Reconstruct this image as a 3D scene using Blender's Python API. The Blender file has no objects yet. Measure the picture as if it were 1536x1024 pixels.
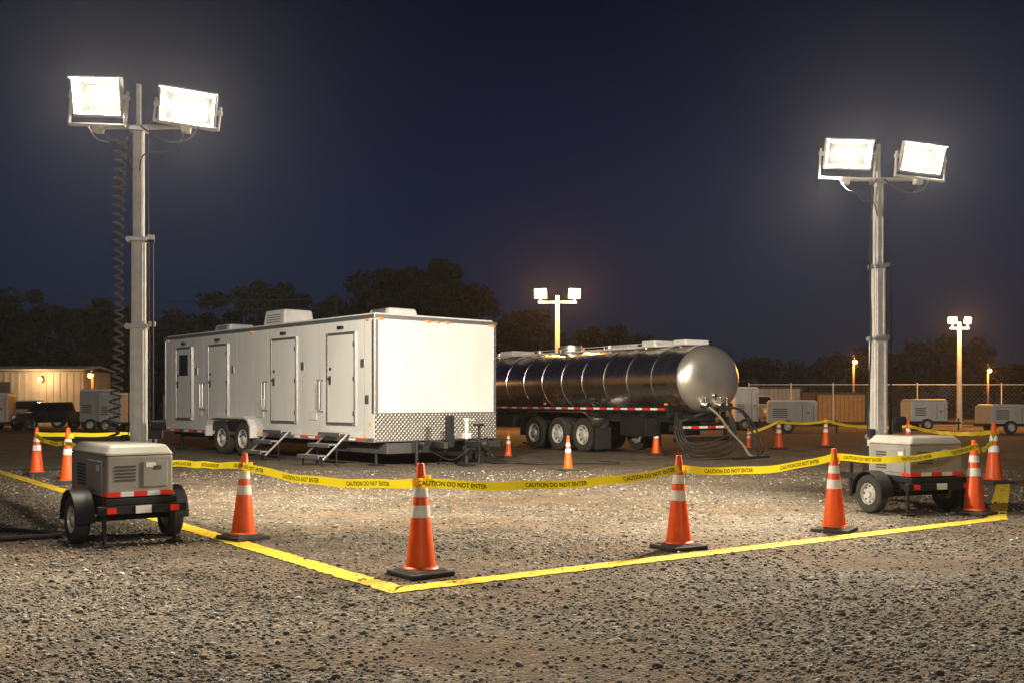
import bpy, bmesh, math, random, bisect
import numpy as np
from mathutils import Matrix, Vector, Euler
random.seed(7); rng=np.random.default_rng(7)
S=bpy.context.scene
col=S.collection
I4=Matrix.Identity(4)
def T(x,y,z): return Matrix.Translation((x,y,z))
def RX(a): return Matrix.Rotation(math.radians(a),4,'X')
def RY(a): return Matrix.Rotation(math.radians(a),4,'Y')
def RZ(a): return Matrix.Rotation(math.radians(a),4,'Z')

# ------------------------------------------------------------ materials
def newmat(name):
    m=bpy.data.materials.new(name); m.use_nodes=True
    nt=m.node_tree; return m,nt,nt.nodes['Principled BSDF']
def mat(name,c,rough=.5,metal=0,var=.2,scale=6,bump=0,bscale=60,coat=0,emit=None,es=0,dirt=0,transl=0):
    m,nt,b=newmat(name); N=nt.nodes; L=nt.links
    tc=N.new('ShaderNodeTexCoord')
    n=N.new('ShaderNodeTexNoise'); n.inputs['Scale'].default_value=scale; n.inputs['Detail'].default_value=6; n.inputs['Roughness'].default_value=.65
    L.new(tc.outputs['Object'],n.inputs['Vector'])
    r=N.new('ShaderNodeValToRGB'); r.color_ramp.elements[0].position=.3; r.color_ramp.elements[1].position=.7
    lo=[x*(1-var) for x in c]; hi=[min(1,x*(1+var*.5)) for x in c]
    r.color_ramp.elements[0].color=(*lo,1); r.color_ramp.elements[1].color=(*hi,1)
    L.new(n.outputs['Fac'],r.inputs['Fac']); out=r.outputs['Color']
    if dirt>0:
        g=N.new('ShaderNodeTexNoise'); g.inputs['Scale'].default_value=1.3; g.inputs['Detail'].default_value=8
        mp=N.new('ShaderNodeMapping'); mp.inputs['Scale'].default_value=(1.6,1.6,.35)
        L.new(tc.outputs['Object'],mp.inputs['Vector']); L.new(mp.outputs['Vector'],g.inputs['Vector'])
        r2=N.new('ShaderNodeValToRGB'); r2.color_ramp.elements[0].position=.45; r2.color_ramp.elements[1].position=.8
        r2.color_ramp.elements[0].color=(0,0,0,1); r2.color_ramp.elements[1].color=(dirt,dirt,dirt,1)
        L.new(g.outputs['Fac'],r2.inputs['Fac'])
        mx=N.new('ShaderNodeMix'); mx.data_type='RGBA'
        L.new(r2.outputs['Color'],mx.inputs['Factor']); L.new(out,mx.inputs['A']); mx.inputs['B'].default_value=(.16,.12,.08,1)
        out=mx.outputs['Result']
    L.new(out,b.inputs['Base Color'])
    b.inputs['Metallic'].default_value=metal; b.inputs['Coat Weight'].default_value=coat
    rr=N.new('ShaderNodeMapRange'); rr.inputs['To Min'].default_value=max(.03,rough-.08); rr.inputs['To Max'].default_value=min(1,rough+.1)
    L.new(n.outputs['Fac'],rr.inputs['Value']); L.new(rr.outputs['Result'],b.inputs['Roughness'])
    if bump>0:
        bn=N.new('ShaderNodeTexNoise'); bn.inputs['Scale'].default_value=bscale; bn.inputs['Detail'].default_value=4
        L.new(tc.outputs['Object'],bn.inputs['Vector'])
        bp=N.new('ShaderNodeBump'); bp.inputs['Strength'].default_value=bump; bp.inputs['Distance'].default_value=.01
        L.new(bn.outputs['Fac'],bp.inputs['Height']); L.new(bp.outputs['Normal'],b.inputs['Normal'])
    if emit:
        b.inputs['Emission Color'].default_value=(*emit,1); b.inputs['Emission Strength'].default_value=es
    if transl>0:
        tr=N.new('ShaderNodeBsdfTranslucent'); L.new(out,tr.inputs['Color'])
        ms=N.new('ShaderNodeMixShader'); ms.inputs[0].default_value=transl
        L.new(b.outputs[0],ms.inputs[1]); L.new(tr.outputs[0],ms.inputs[2]); L.new(ms.outputs[0],N['Material Output'].inputs['Surface'])
    return m
WHITE=mat('trailer_white',(.70,.705,.70),.20,0,.03,1.2,.03,1.5,.5,dirt=.14)
WHITE2=mat('frp_white',(.66,.66,.65),.4,0,.1,5,dirt=.25)
SEAM=mat('seam_grey',(.42,.42,.41),.4)
ALU=mat('aluminium',(.62,.62,.62),.35,.9,.15,20)
GALV=mat('galvanised',(.72,.71,.68),.5,.1,.18,9,.1,dirt=.15)
CHROME=mat('stainless',(.72,.70,.67),.2,1,.1,3,.03,4)
TANK=mat('tank_steel',(.78,.72,.64),.27,1,.14,1.2,.03,2.2)
TANKH=mat('tank_head_steel',(.80,.74,.65),.30,.85,.12,2.2,.03,2.5)
BLK=mat('black_steel',(.018,.018,.02),.5,.2,.3,10)
RUB=mat('rubber',(.022,.021,.02),.6,0,.4,12,.3,80)
COIL=mat('coiled_cord',(.16,.16,.16),.3,0,.2,12)
RUBD=mat('dusty_rubber',(.05,.045,.04),.85,0,.5,9,.4,60)
ORG=mat('cone_orange',(1.0,.125,.008),.42,0,.16,9,.05,transl=.12,dirt=.12)
REFL=mat('reflective_white',(.88,.88,.86),.35,0,.1,25)
YEL=mat('tape_yellow',(.98,.80,.02),.4,0,.08,6,.2,15,transl=.35)
TXT=mat('tape_black',(.015,.015,.015),.5)
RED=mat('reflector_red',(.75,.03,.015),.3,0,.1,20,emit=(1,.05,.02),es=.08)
AMB=mat('marker_amber',(.9,.22,.02),.25,0,.1,20,emit=(1,.25,.03),es=.35)
GREYP=mat('generator_paint',(.36,.355,.325),.42,0,.12,5,.05,30,dirt=.4)
CREAM=mat('generator_lid',(.52,.505,.45),.45,0,.1,5,dirt=.25)
DGREY=mat('dark_panel',(.07,.07,.07),.5)
HOUS=mat('lamp_housing',(.10,.10,.10),.4,.5)
BRICKP=mat('old_ochre',(.32,.20,.07),.6,0,.3,4)
GLASSD=mat('dark_glass',(.01,.012,.015),.08)
RIM=mat('wheel_white',(.66,.65,.62),.35,.2,.25,10)
WOOD=mat('pole_wood',(.12,.09,.06),.85,0,.4,8,.4,30)
WIRE=mat('fence_wire',(.26,.25,.23),.6,.4)
GLOW=mat('lamp_reflector',(.22,.22,.21),.45,.0,.1,10,emit=(1,.90,.74),es=.12)  # faint emission stands in for lamp light on the reflector walls
GLOWC=mat('lamp_arc_glass',(1,1,1),.3,emit=(1,.94,.82),es=30)
GLOWW=mat('lamp_glass_warm',(1,1,1),.3,emit=(1,.52,.16),es=2.2)
BULB=mat('sodium_bulb',(1,1,1),.3,emit=(1,.40,.07),es=4)
BARK=mat('bark',(.03,.024,.018),.9,0,.4,6,.5,20)
LEAF=mat('leaves',(.013,.015,.008),.9,0,.6,1.2)
LEAFD=mat('leaves_far',(.012,.014,.009),.9,0,.55,.8)
TRUCKP=mat('truck_paint',(.03,.035,.04),.25,.3,.1,3,coat=.5)
SHED=mat('shed_metal',(.50,.47,.40),.5,.1,.2,2,dirt=.4)

def diamond():
    m,nt,b=newmat('diamond_plate'); N=nt.nodes; L=nt.links
    tc=N.new('ShaderNodeTexCoord')
    hs=[]
    for a in (45,-45):
        mp=N.new('ShaderNodeMapping'); mp.inputs['Rotation'].default_value=(0,math.radians(a),0)
        L.new(tc.outputs['Object'],mp.inputs['Vector'])
        w=N.new('ShaderNodeTexWave'); w.inputs['Scale'].default_value=4.2; w.bands_direction='X'
        L.new(mp.outputs['Vector'],w.inputs['Vector']); hs.append(w)
    mu=N.new('ShaderNodeMath'); mu.operation='MULTIPLY'
    L.new(hs[0].outputs['Fac'],mu.inputs[0]); L.new(hs[1].outputs['Fac'],mu.inputs[1])
    bp=N.new('ShaderNodeBump'); bp.inputs['Strength'].default_value=.8; bp.inputs['Distance'].default_value=.024
    L.new(mu.outputs[0],bp.inputs['Height']); L.new(bp.outputs['Normal'],b.inputs['Normal'])
    b.inputs['Base Color'].default_value=(.56,.53,.48,1); b.inputs['Metallic'].default_value=.85; b.inputs['Roughness'].default_value=.40
    return m
DIAM=diamond()

def groundmat():
    m,nt,b=newmat('gravel_ground'); N=nt.nodes; L=nt.links
    tc=N.new('ShaderNodeTexCoord')
    def vor(s,feat='F1'):
        v=N.new('ShaderNodeTexVoronoi'); v.inputs['Scale'].default_value=s; v.feature=feat
        L.new(tc.outputs['Object'],v.inputs['Vector']); return v
    def noi(s,d=6,r=.6):
        n=N.new('ShaderNodeTexNoise'); n.inputs['Scale'].default_value=s; n.inputs['Detail'].default_value=d; n.inputs['Roughness'].default_value=r
        L.new(tc.outputs['Object'],n.inputs['Vector']); return n
    v1=vor(32); v2=vor(75)
    def ramp(src,els):
        r=N.new('ShaderNodeValToRGB'); cr=r.color_ramp
        while len(cr.elements)<len(els): cr.elements.new(.5)
        for e,(p,c) in zip(cr.elements,els): e.position=p; e.color=(*c,1)
        L.new(src,r.inputs['Fac']); return r.outputs['Color']
    s1=N.new('ShaderNodeSeparateColor'); L.new(v1.outputs['Color'],s1.inputs['Color'])
    s2=N.new('ShaderNodeSeparateColor'); L.new(v2.outputs['Color'],s2.inputs['Color'])
    c1=ramp(s1.outputs[0],[(0,(.040,.033,.025)),(.45,(.118,.098,.074)),(.8,(.21,.18,.14)),(1,(.50,.45,.37))])
    c2=ramp(s2.outputs[1],[(0,(.046,.036,.025)),(.6,(.138,.112,.082)),(1,(.40,.345,.27))])
    def mix(f,a,bb,fv=None,bt='MIX'):
        x=N.new('ShaderNodeMix'); x.data_type='RGBA'; x.blend_type=bt
        if f is not None: L.new(f,x.inputs['Factor'])
        else: x.inputs['Factor'].default_value=fv
        if isinstance(a,tuple): x.inputs['A'].default_value=(*a,1)
        else: L.new(a,x.inputs['A'])
        if isinstance(bb,tuple): x.inputs['B'].default_value=(*bb,1)
        else: L.new(bb,x.inputs['B'])
        return x.outputs['Result']
    c=mix(None,c1,c2,.45)
    mpp=N.new('ShaderNodeMapping'); mpp.inputs['Scale'].default_value=(.55,1.5,1); mpp.inputs['Rotation'].default_value=(0,0,.15)
    L.new(tc.outputs['Object'],mpp.inputs['Vector'])
    n1=noi(.45,8,.6); L.new(mpp.outputs['Vector'],n1.inputs['Vector'])
    mask=ramp(n1.outputs['Fac'],[(.45,(0,0,0)),(.60,(1,1,1))])
    fine=noi(120,3)
    dirt=ramp(fine.outputs['Fac'],[(.3,(.10,.064,.034)),(.7,(.20,.134,.077))])
    mk=N.new('ShaderNodeMath'); mk.operation='MULTIPLY'; mk.inputs[1].default_value=.8; L.new(mask,mk.inputs[0])
    c=mix(mk.outputs[0],c,dirt)
    n2=noi(1.7,6)
    c=mix(None,c,ramp(n2.outputs['Fac'],[(.3,(.6,.6,.6)),(.7,(1.2,1.17,1.12))]),1,'MULTIPLY')
    L.new(c,b.inputs['Base Color']); b.inputs['Roughness'].default_value=.9; b.inputs['Specular IOR Level'].default_value=.3
    a=N.new('ShaderNodeMath'); a.operation='MULTIPLY_ADD'; a.inputs[1].default_value=-1.0; a.inputs[2].default_value=1
    L.new(v1.outputs['Distance'],a.inputs[0])
    a2=N.new('ShaderNodeMath'); a2.operation='MULTIPLY_ADD'; a2.inputs[1].default_value=-.5
    L.new(v2.outputs['Distance'],a2.inputs[0]); L.new(a.outputs[0],a2.inputs[2])
    a3=N.new('ShaderNodeMath'); a3.operation='MULTIPLY_ADD'; a3.inputs[1].default_value=1.2
    L.new(n2.outputs['Fac'],a3.inputs[0]); L.new(a2.outputs[0],a3.inputs[2])
    bp=N.new('ShaderNodeBump'); bp.inputs['Strength'].default_value=.8; bp.inputs['Distance'].default_value=.02
    L.new(a3.outputs[0],bp.inputs['Height']); L.new(bp.outputs['Normal'],b.inputs['Normal'])
    return m
def stonemat():
    m,nt,b=newmat('stones'); N=nt.nodes; L=nt.links
    at=N.new('ShaderNodeAttribute'); at.attribute_name='shade'
    r=N.new('ShaderNodeValToRGB'); cr=r.color_ramp
    cr.elements.new(.5); cr.elements.new(.8)
    for e,(p,c) in zip(cr.elements,[(0,(.045,.039,.031)),(.5,(.150,.131,.104)),(.8,(.30,.27,.22)),(1,(.72,.67,.57))]): e.position=p; e.color=(*c,1)
    L.new(at.outputs['Fac'],r.inputs['Fac']); L.new(r.outputs['Color'],b.inputs['Base Color'])
    b.inputs['Roughness'].default_value=.75; return m
def linemat():
    m,nt,b=newmat('line_yellow'); N=nt.nodes; L=nt.links
    tc=N.new('ShaderNodeTexCoord'); v=N.new('ShaderNodeTexVoronoi'); v.inputs['Scale'].default_value=30
    n=N.new('ShaderNodeTexNoise'); n.inputs['Scale'].default_value=9; n.inputs['Detail'].default_value=8; n.inputs['Roughness'].default_value=.75
    L.new(tc.outputs['Object'],v.inputs['Vector']); L.new(tc.outputs['Object'],n.inputs['Vector'])
    r=N.new('ShaderNodeValToRGB'); r.color_ramp.elements[0].position=.38; r.color_ramp.elements[1].position=.48
    L.new(n.outputs['Fac'],r.inputs['Fac'])
    x=N.new('ShaderNodeMix'); x.data_type='RGBA'; L.new(r.outputs['Color'],x.inputs['Factor'])
    x.inputs['A'].default_value=(.34,.24,.055,1); x.inputs['B'].default_value=(.86,.60,.02,1)
    L.new(x.outputs['Result'],b.inputs['Base Color']); b.inputs['Roughness'].default_value=.7
    bp=N.new('ShaderNodeBump'); bp.inputs['Strength'].default_value=.7; bp.inputs['Distance'].default_value=.02
    L.new(v.outputs['Distance'],bp.inputs['Height']); L.new(bp.outputs['Normal'],b.inputs['Normal']); return m

# ------------------------------------------------------------ builders
def group(name,M=I4):
    o=bpy.data.objects.new(name,None); o.empty_display_size=.3; o.matrix_world=M; col.objects.link(o); return o
class B:
    def __init__(s,parent,name,m,M=I4,bev=0,smooth=False):
        s.bm=bmesh.new(); s.p=parent; s.n=name; s.m=m; s.M=M; s.bev=bev; s.sm=smooth
    def _add(s,vs,M): 
        for v in vs: v.co=s.M@(M@v.co)
    def box(s,c,size,R=I4):
        g=bmesh.ops.create_cube(s.bm,size=1)
        s._add(g['verts'],T(*c)@R@Matrix.Diagonal((*size,1))); return s
    def frus(s,c,a,b,h,R=I4,open_=False):
        vs=[s.bm.verts.new((sx*a[0]/2,sy*a[1]/2,0)) for sx,sy in((-1,-1),(1,-1),(1,1),(-1,1))]
        vs+=[s.bm.verts.new((sx*b[0]/2,sy*b[1]/2,h)) for sx,sy in((-1,-1),(1,-1),(1,1),(-1,1))]
        s.bm.faces.new(vs[3::-1])
        if not open_: s.bm.faces.new(vs[4:])
        for i in range(4): s.bm.faces.new((vs[i],vs[(i+1)%4],vs[4+(i+1)%4],vs[4+i]))
        s._add(vs,T(*c)@R); return s
    def cyl(s,p1,p2,r,r2=None,seg=14):
        p1=Vector(p1);p2=Vector(p2);d=p2-p1
        g=bmesh.ops.create_cone(s.bm,cap_ends=True,segments=seg,radius1=r,radius2=r if r2 is None else r2,depth=d.length)
        q=d.to_track_quat('Z','Y').to_matrix().to_4x4()
        s._add(g['verts'],Matrix.Translation((p1+p2)/2)@q); return s
    def sph(s,c,r,sc=(1,1,1)):
        g=bmesh.ops.create_uvsphere(s.bm,u_segments=16,v_segments=10,radius=r)
        s._add(g['verts'],T(*c)@Matrix.Diagonal((*sc,1))); return s
    def lathe(s,prof,M=I4,seg=32,sx=1,sy=1):
        rings=[];allv=[]
        for r,z in prof:
            if r<1e-5: v=[s.bm.verts.new((0,0,z))]
            else: v=[s.bm.verts.new((r*sx*math.cos(2*math.pi*i/seg),r*sy*math.sin(2*math.pi*i/seg),z)) for i in range(seg)]
            rings.append(v); allv+=v
        for a,b in zip(rings,rings[1:]):
            for i in range(seg):
                j=(i+1)%seg
                if len(a)==1 and len(b)==1: continue
                if len(a)==1: s.bm.faces.new((a[0],b[j],b[i]))
                elif len(b)==1: s.bm.faces.new((a[i],a[j],b[0]))
                else: s.bm.faces.new((a[i],a[j],b[j],b[i]))
        s._add(allv,M); return s
    def tube(s,pts,r,seg=8):
        pts=[Vector(p) for p in pts]; rings=[];allv=[]
        up=Vector((0,0,1))
        for i,p in enumerate(pts):
            t=(pts[min(i+1,len(pts)-1)]-pts[max(i-1,0)]).normalized()
            a=t.cross(up if abs(t.z)<.95 else Vector((1,0,0))).normalized(); b=t.cross(a)
            v=[s.bm.verts.new(p+r*(a*math.cos(2*math.pi*k/seg)+b*math.sin(2*math.pi*k/seg))) for k in range(seg)]
            rings.append(v); allv+=v
        for a,b in zip(rings,rings[1:]):
            for k in range(seg): s.bm.faces.new((a[k],a[(k+1)%seg],b[(k+1)%seg],b[k]))
        s._add(allv,I4); return s
    def prism(s,poly,x0,x1,M=I4):
        a=[s.bm.verts.new((x0,y,z)) for y,z in poly]; b=[s.bm.verts.new((x1,y,z)) for y,z in poly]
        s.bm.faces.new(a); s.bm.faces.new(b[::-1]); n=len(poly)
        for i in range(n): s.bm.faces.new((a[i],b[i],b[(i+1)%n],a[(i+1)%n]))
        s._add(a+b,M); return s
    def done(s):
        me=bpy.data.meshes.new(s.n); bmesh.ops.recalc_face_normals(s.bm,faces=s.bm.faces)
        s.bm.to_mesh(me); s.bm.free(); me.materials.append(s.m)
        o=bpy.data.objects.new(s.n,me); col.objects.link(o)
        if s.p: o.parent=s.p
        if s.sm:
            for p in me.polygons: p.use_smooth=True
            try: me.set_sharp_from_angle(angle=math.radians(38))
            except Exception: pass
        if s.bev:
            md=o.modifiers.new('bev','BEVEL'); md.width=s.bev; md.segments=2; md.limit_method='ANGLE'; md.harden_normals=False
        return o
def smooth_path(pts,n=10):
    P=[Vector(p) for p in pts]; P=[P[0]]+P+[P[-1]]; out=[]
    for i in range(1,len(P)-2):
        for k in range(n):
            t=k/n; a,b,c,d=P[i-1],P[i],P[i+1],P[i+2]
            out.append(.5*((2*b)+(-a+c)*t+(2*a-5*b+4*c-d)*t*t+(-a+3*b-3*c+d)*t**3))
    out.append(P[-2]); return out
def numesh(name,verts,faces_n,loops,m,parent=None):
    me=bpy.data.meshes.new(name); nv=len(verts)
    me.vertices.add(nv); me.vertices.foreach_set('co',verts.astype(np.float32).ravel())
    nf=len(loops)//faces_n
    me.loops.add(len(loops)); me.loops.foreach_set('vertex_index',loops.astype(np.int32))
    me.polygons.add(nf); me.polygons.foreach_set('loop_start',np.arange(0,nf*faces_n,faces_n,dtype=np.int32))
    me.update(calc_edges=True); me.validate(); me.materials.append(m)
    o=bpy.data.objects.new(name,me); col.objects.link(o)
    if parent: o.parent=parent
    return o

def wheel(g,M,r,w,rim=RIM,rr=.56,dark=True):
    """axis = local X, outer face at -X"""
    R=M@RY(-90)
    h=w/2
    B(g,'tyre',RUBD,R,smooth=True).lathe([(r*rr,-h*.8),(r*.72,-h),(r*.92,-h*.95),(r*.99,-h*.7),(r,0),(r*.99,h*.7),(r*.92,h*.95),(r*.72,h),(r*rr,h*.8)],seg=32).done()
    B(g,'rim',rim,R,smooth=True).lathe([(r*rr,-h*.8),(r*rr*.9,h*.3),(r*rr*1.0,h*.86),(r*rr*.93,h*.9),(r*rr*.86,h*.45),(r*rr*.6,h*.3),(r*rr*.5,h*.55),(r*.2,h*.6),(r*.18,h*.95),(0,h)],seg=28).done()
    if dark:
        b=B(g,'rim_holes',DGREY,R)
        for i in range(8):
            a=i*math.pi/4; x=r*rr*.74*math.cos(a); y=r*rr*.74*math.sin(a)
            b.cyl((x,y,h*.3),(x,y,h*.47),r*.065,seg=8)
        b.done()

# ------------------------------------------------------------ ground
g=B(None,'ground',groundmat()); g.bm.free(); g.bm=bmesh.new()
bmesh.ops.create_grid(g.bm,x_segments=2,y_segments=2,size=400); g.done()
corner=Vector((-.91,7.9,0)); Lend=Vector((-14.6,26.1,0)); R1=Vector((6.13,12.64,0)); R2=Vector((9.3,18.9,0)); 
def strip(pts,w,z,m,name,parent=None):
    bm=bmesh.new(); prev=None
    P=[]
    for a,b in zip(pts,pts[1:]):
        n=max(2,int((b-a).length/.06))
        for i in range(n): P.append(a.lerp(b,i/n))
    P.append(pts[-1])
    for i,p in enumerate(P):
        t=(P[min(i+1,len(P)-1)]-P[max(i-1,0)]).normalized(); nrm=Vector((-t.y,t.x,0))
        jw=w/2*(1+random.uniform(-.12,.12))
        k=1.25 if 0<i<len(P)-1 and (P[i+1]-P[i]).normalized().dot((P[i]-P[i-1]).normalized())<.9 else 1
        a=bm.verts.new(p+nrm*jw*k+Vector((0,0,z))); b=bm.verts.new(p-nrm*(w/2)*(1+random.uniform(-.12,.12))*k+Vector((0,0,z)))
        if prev: bm.faces.new((prev[0],a,b,prev[1]))
        prev=(a,b)
    me=bpy.data.meshes.new(name); bm.to_mesh(me); bm.free(); me.materials.append(m)
    o=bpy.data.objects.new(name,me); col.objects.link(o); o.parent=parent; return o
LM=linemat()
strip([Lend,corner,R1,R2],.22,.008,LM,'painted_boundary_line')

def stones():
    phi=(1+5**.5)/2
    iv=np.array([(-1,phi,0),(1,phi,0),(-1,-phi,0),(1,-phi,0),(0,-1,phi),(0,1,phi),(0,-1,-phi),(0,1,-phi),(phi,0,-1),(phi,0,1),(-phi,0,-1),(-phi,0,1)])/1.9
    it=np.array([(0,11,5),(0,5,1),(0,1,7),(0,7,10),(0,10,11),(1,5,9),(5,11,4),(11,10,2),(10,7,6),(7,1,8),(3,9,4),(3,4,2),(3,2,6),(3,6,8),(3,8,9),(4,9,5),(2,4,11),(6,2,10),(8,6,7),(9,8,1)])
    n=110000
    Y=4.3+17*rng.random(n)**1.55
    X=(rng.random(n)*2-1)*(Y*.60+.7)
    def dist(a,b):
        ax,ay=a.x,a.y; d=np.array([b.x-a.x,b.y-a.y]); l2=d@d
        t=np.clip(((X-ax)*d[0]+(Y-ay)*d[1])/l2,0,1); return np.hypot(X-ax-t*d[0],Y-ay-t*d[1])
    dl=np.minimum(np.minimum(dist(Lend,corner),dist(corner,R1)),dist(R1,R2))
    cl=np.sin(X*1.3+2*np.sin(Y*.7))+np.sin(Y*1.9+1.5*np.sin(X*.9))
    keep=((dl>.12)|(rng.random(n)<.14))&(rng.random(n)<.70+.27*cl)
    X=X[keep];Y=Y[keep];n=len(X)
    s=np.clip(rng.lognormal(math.log(.0078),.45,n),.004,.026)*(1+.02*(Y-6))
    sc=s[:,None]*(np.stack([rng.uniform(.8,1.5,n),rng.uniform(.7,1.2,n),rng.uniform(.5,.9,n)],1))
    V=iv[None]*(1+rng.uniform(-.28,.28,(n,12,1)))*sc[:,None,:]
    a=rng.random(n)*6.283; ca,sa=np.cos(a),np.sin(a)
    tl=rng.uniform(-.5,.5,n); ct,st=np.cos(tl),np.sin(tl)
    y=V[:,:,1]*ct[:,None]-V[:,:,2]*st[:,None]; z=V[:,:,1]*st[:,None]+V[:,:,2]*ct[:,None]; x=V[:,:,0]
    V=np.stack([x*ca[:,None]-y*sa[:,None]+X[:,None], x*sa[:,None]+y*ca[:,None]+Y[:,None], z+(s*.25)[:,None]],2)
    F=(it[None]+12*np.arange(n)[:,None,None]).reshape(-1)
    o=numesh('gravel',V.reshape(-1,3),3,F,stonemat())
    at=o.data.attributes.new('shade','FLOAT','POINT'); at.data.foreach_set('value',np.repeat(rng.beta(1.7,2.0,n),12).astype(np.float32))
stones()

# ------------------------------------------------------------ traffic cones
def cone(x,y,s=1,rot=45,wrap=True,lean=0):
    g=group('traffic_cone',T(x,y,0)@RZ(rot)@RY(lean)@Matrix.Scale(s,4))
    B(g,'rubber_base',RUBD,bev=.012).box((0,0,.024),(.43,.43,.045)).frus((0,0,.046),(.36,.36),(.30,.30),.02).done()
    H=.955
    def R(z): return .132-(.132-.031)*(z-.06)/(H-.06)
    def sec(name,m,a,b,ex=0,cap=False):
        pr=[(R(a)+ex,a),(R(b)+ex,b)]
        if cap: pr+=[(R(b)*.8,b+.008),(R(b)*.62,b+.004),(R(b)*.6,b-.06)]
        B(g,name,m,smooth=True).lathe(pr,seg=32).done()
    sec('cone_body',ORG,.06,H,0,True)
    sec('lower_reflective_collar',REFL,.50,.605,.003)
    sec('upper_reflective_collar',REFL,.675,.765,.003)
    B(g,'cone_foot',ORG,smooth=True).lathe([(.158,.066),(.15,.078),(.133,.085)],seg=32).done()
    if wrap: B(g,'tape_wrap',YEL,RY(3)).lathe([(R(.80)+.007,.785),(R(.86)+.007,.86)],seg=24).done()
    return g
cone(-.784,8.59,1,38); cone(-2.91,10.82,.97,50,lean=1.5); cone(1.69,10.14,.98,30); cone(3.70,11.48,.99,55,lean=-1); cone(6.08,13.16,1.02,40)
cone(8.72,18.1,1.14,20); cone(-9.55,20.1,1,45); cone(-7.99,18.0,1.05,20); cone(-7.62,20.3,.95,20)
cone(1.2,21.4,.78,30,False); cone(-.1,26.2,.74,10,False); cone(3.95,27.4,.95,10,False)
cone(7.3,30.9,.68,20,False); cone(8.24,30.9,1,30); cone(10.07,32.1,.97,30); cone(10.5,26.5,1,30)

# ------------------------------------------------------------ caution tape
def textmesh(s,size):
    cu=bpy.data.curves.new('txt','FONT'); cu.body=s; cu.size=size; cu.resolution_u=2; cu.offset=.0014
    o=bpy.data.objects.new('txt',cu); col.objects.link(o)
    bpy.context.view_layer.update()
    dg=bpy.context.evaluated_depsgraph_get(); me=bpy.data.meshes.new_from_object(o.evaluated_get(dg))
    v=[tuple(x.co) for x in me.vertices]; f=[tuple(p.vertices) for p in me.polygons]
    bpy.data.objects.remove(o); bpy.data.meshes.remove(me); return v,f
TV,TF=textmesh('CAUTION DO NOT ENTER',.056)
TW=max(v[0] for v in TV)
def tape(pts,sags,w=.08,text=True):
    P=[]
    for (a,b),sg in zip(zip(pts,pts[1:]),sags):
        a=Vector(a);b=Vector(b);n=max(10,int((b-a).length/.08))
        for i in range(n):
            u=i/n; p=a.lerp(b,u); p.z-=4*sg*u*(1-u); P.append(p)
    P.append(Vector(pts[-1]))
    L=[0]
    for a,b in zip(P,P[1:]): L.append(L[-1]+(b-a).length)
    ph=random.random()*6
    def frame(s):
        i=min(max(bisect.bisect(L,s)-1,0),len(P)-2); u=(s-L[i])/(L[i+1]-L[i])
        p=P[i].lerp(P[i+1],u); t=(P[min(i+3,len(P)-1)]-P[max(i-2,0)]).normalized()
        n=Vector((t.y,-t.x,0)).normalized()
        tw=-.14+.22*math.sin(s*1.1+ph)+.14*math.sin(s*2.9+ph*2)
        up=(Vector((0,0,1))-t*t.z).normalized(); up=(up*math.cos(tw)+n*math.sin(tw)).normalized()
        return p+n*.02*math.sin(s*3.1)+Vector((0,0,.005*math.sin(s*7+ph))),t,up,t.cross(up)*1.0
    g=group('caution_tape')
    bm=bmesh.new(); prev=None; s=0
    while s<=L[-1]:
        p,t,u,n=frame(s); a=bm.verts.new(p+u*w/2); b=bm.verts.new(p-u*w/2)
        if prev: bm.faces.new((prev[1],b,a,prev[0]))
        prev=(a,b); s+=.06
    me=bpy.data.meshes.new('ribbon'); bm.to_mesh(me); bm.free(); me.materials.append(YEL)
    for q in me.polygons: q.use_smooth=True
    o=bpy.data.objects.new('ribbon',me); col.objects.link(o); o.parent=g
    if text:
        vs=[];fs=[]; s=.15
        while s+TW<L[-1]:
            base=len(vs)
            for x,y,_ in TV:
                p,t,u,n=frame(s+x)
                nn=n if n.y<0 else -n
                vs.append(p+u*(y-.020)+nn*.003)
            fs+=[tuple(i+base for i in f) for f in TF]; s+=TW+.42
        me=bpy.data.meshes.new('lettering'); me.from_pydata(vs,[],fs); me.materials.append(TXT)
        o=bpy.data.objects.new('lettering',me); col.objects.link(o); o.parent=g
tape([(-9.55,20.04,.82),(-7.99,17.94,.74),(-2.91,10.76,.80),(-.784,8.53,.80),(1.69,10.08,.81),(3.70,11.42,.86),(6.08,13.10,.90),(8.72,18.04,.92)],[.08,.10,.075,.085,.075,.09,.14])
tape([(-9.55,20.04,.83),(-7.62,20.24,.83)],[.02],text=False)
tape([(7.3,30.85,.5),(8.24,30.85,.86),(10.07,32.05,.85),(10.5,26.45,.83),(8.72,18.04,.93)],[.03,.08,.12,.1],text=False)

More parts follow.
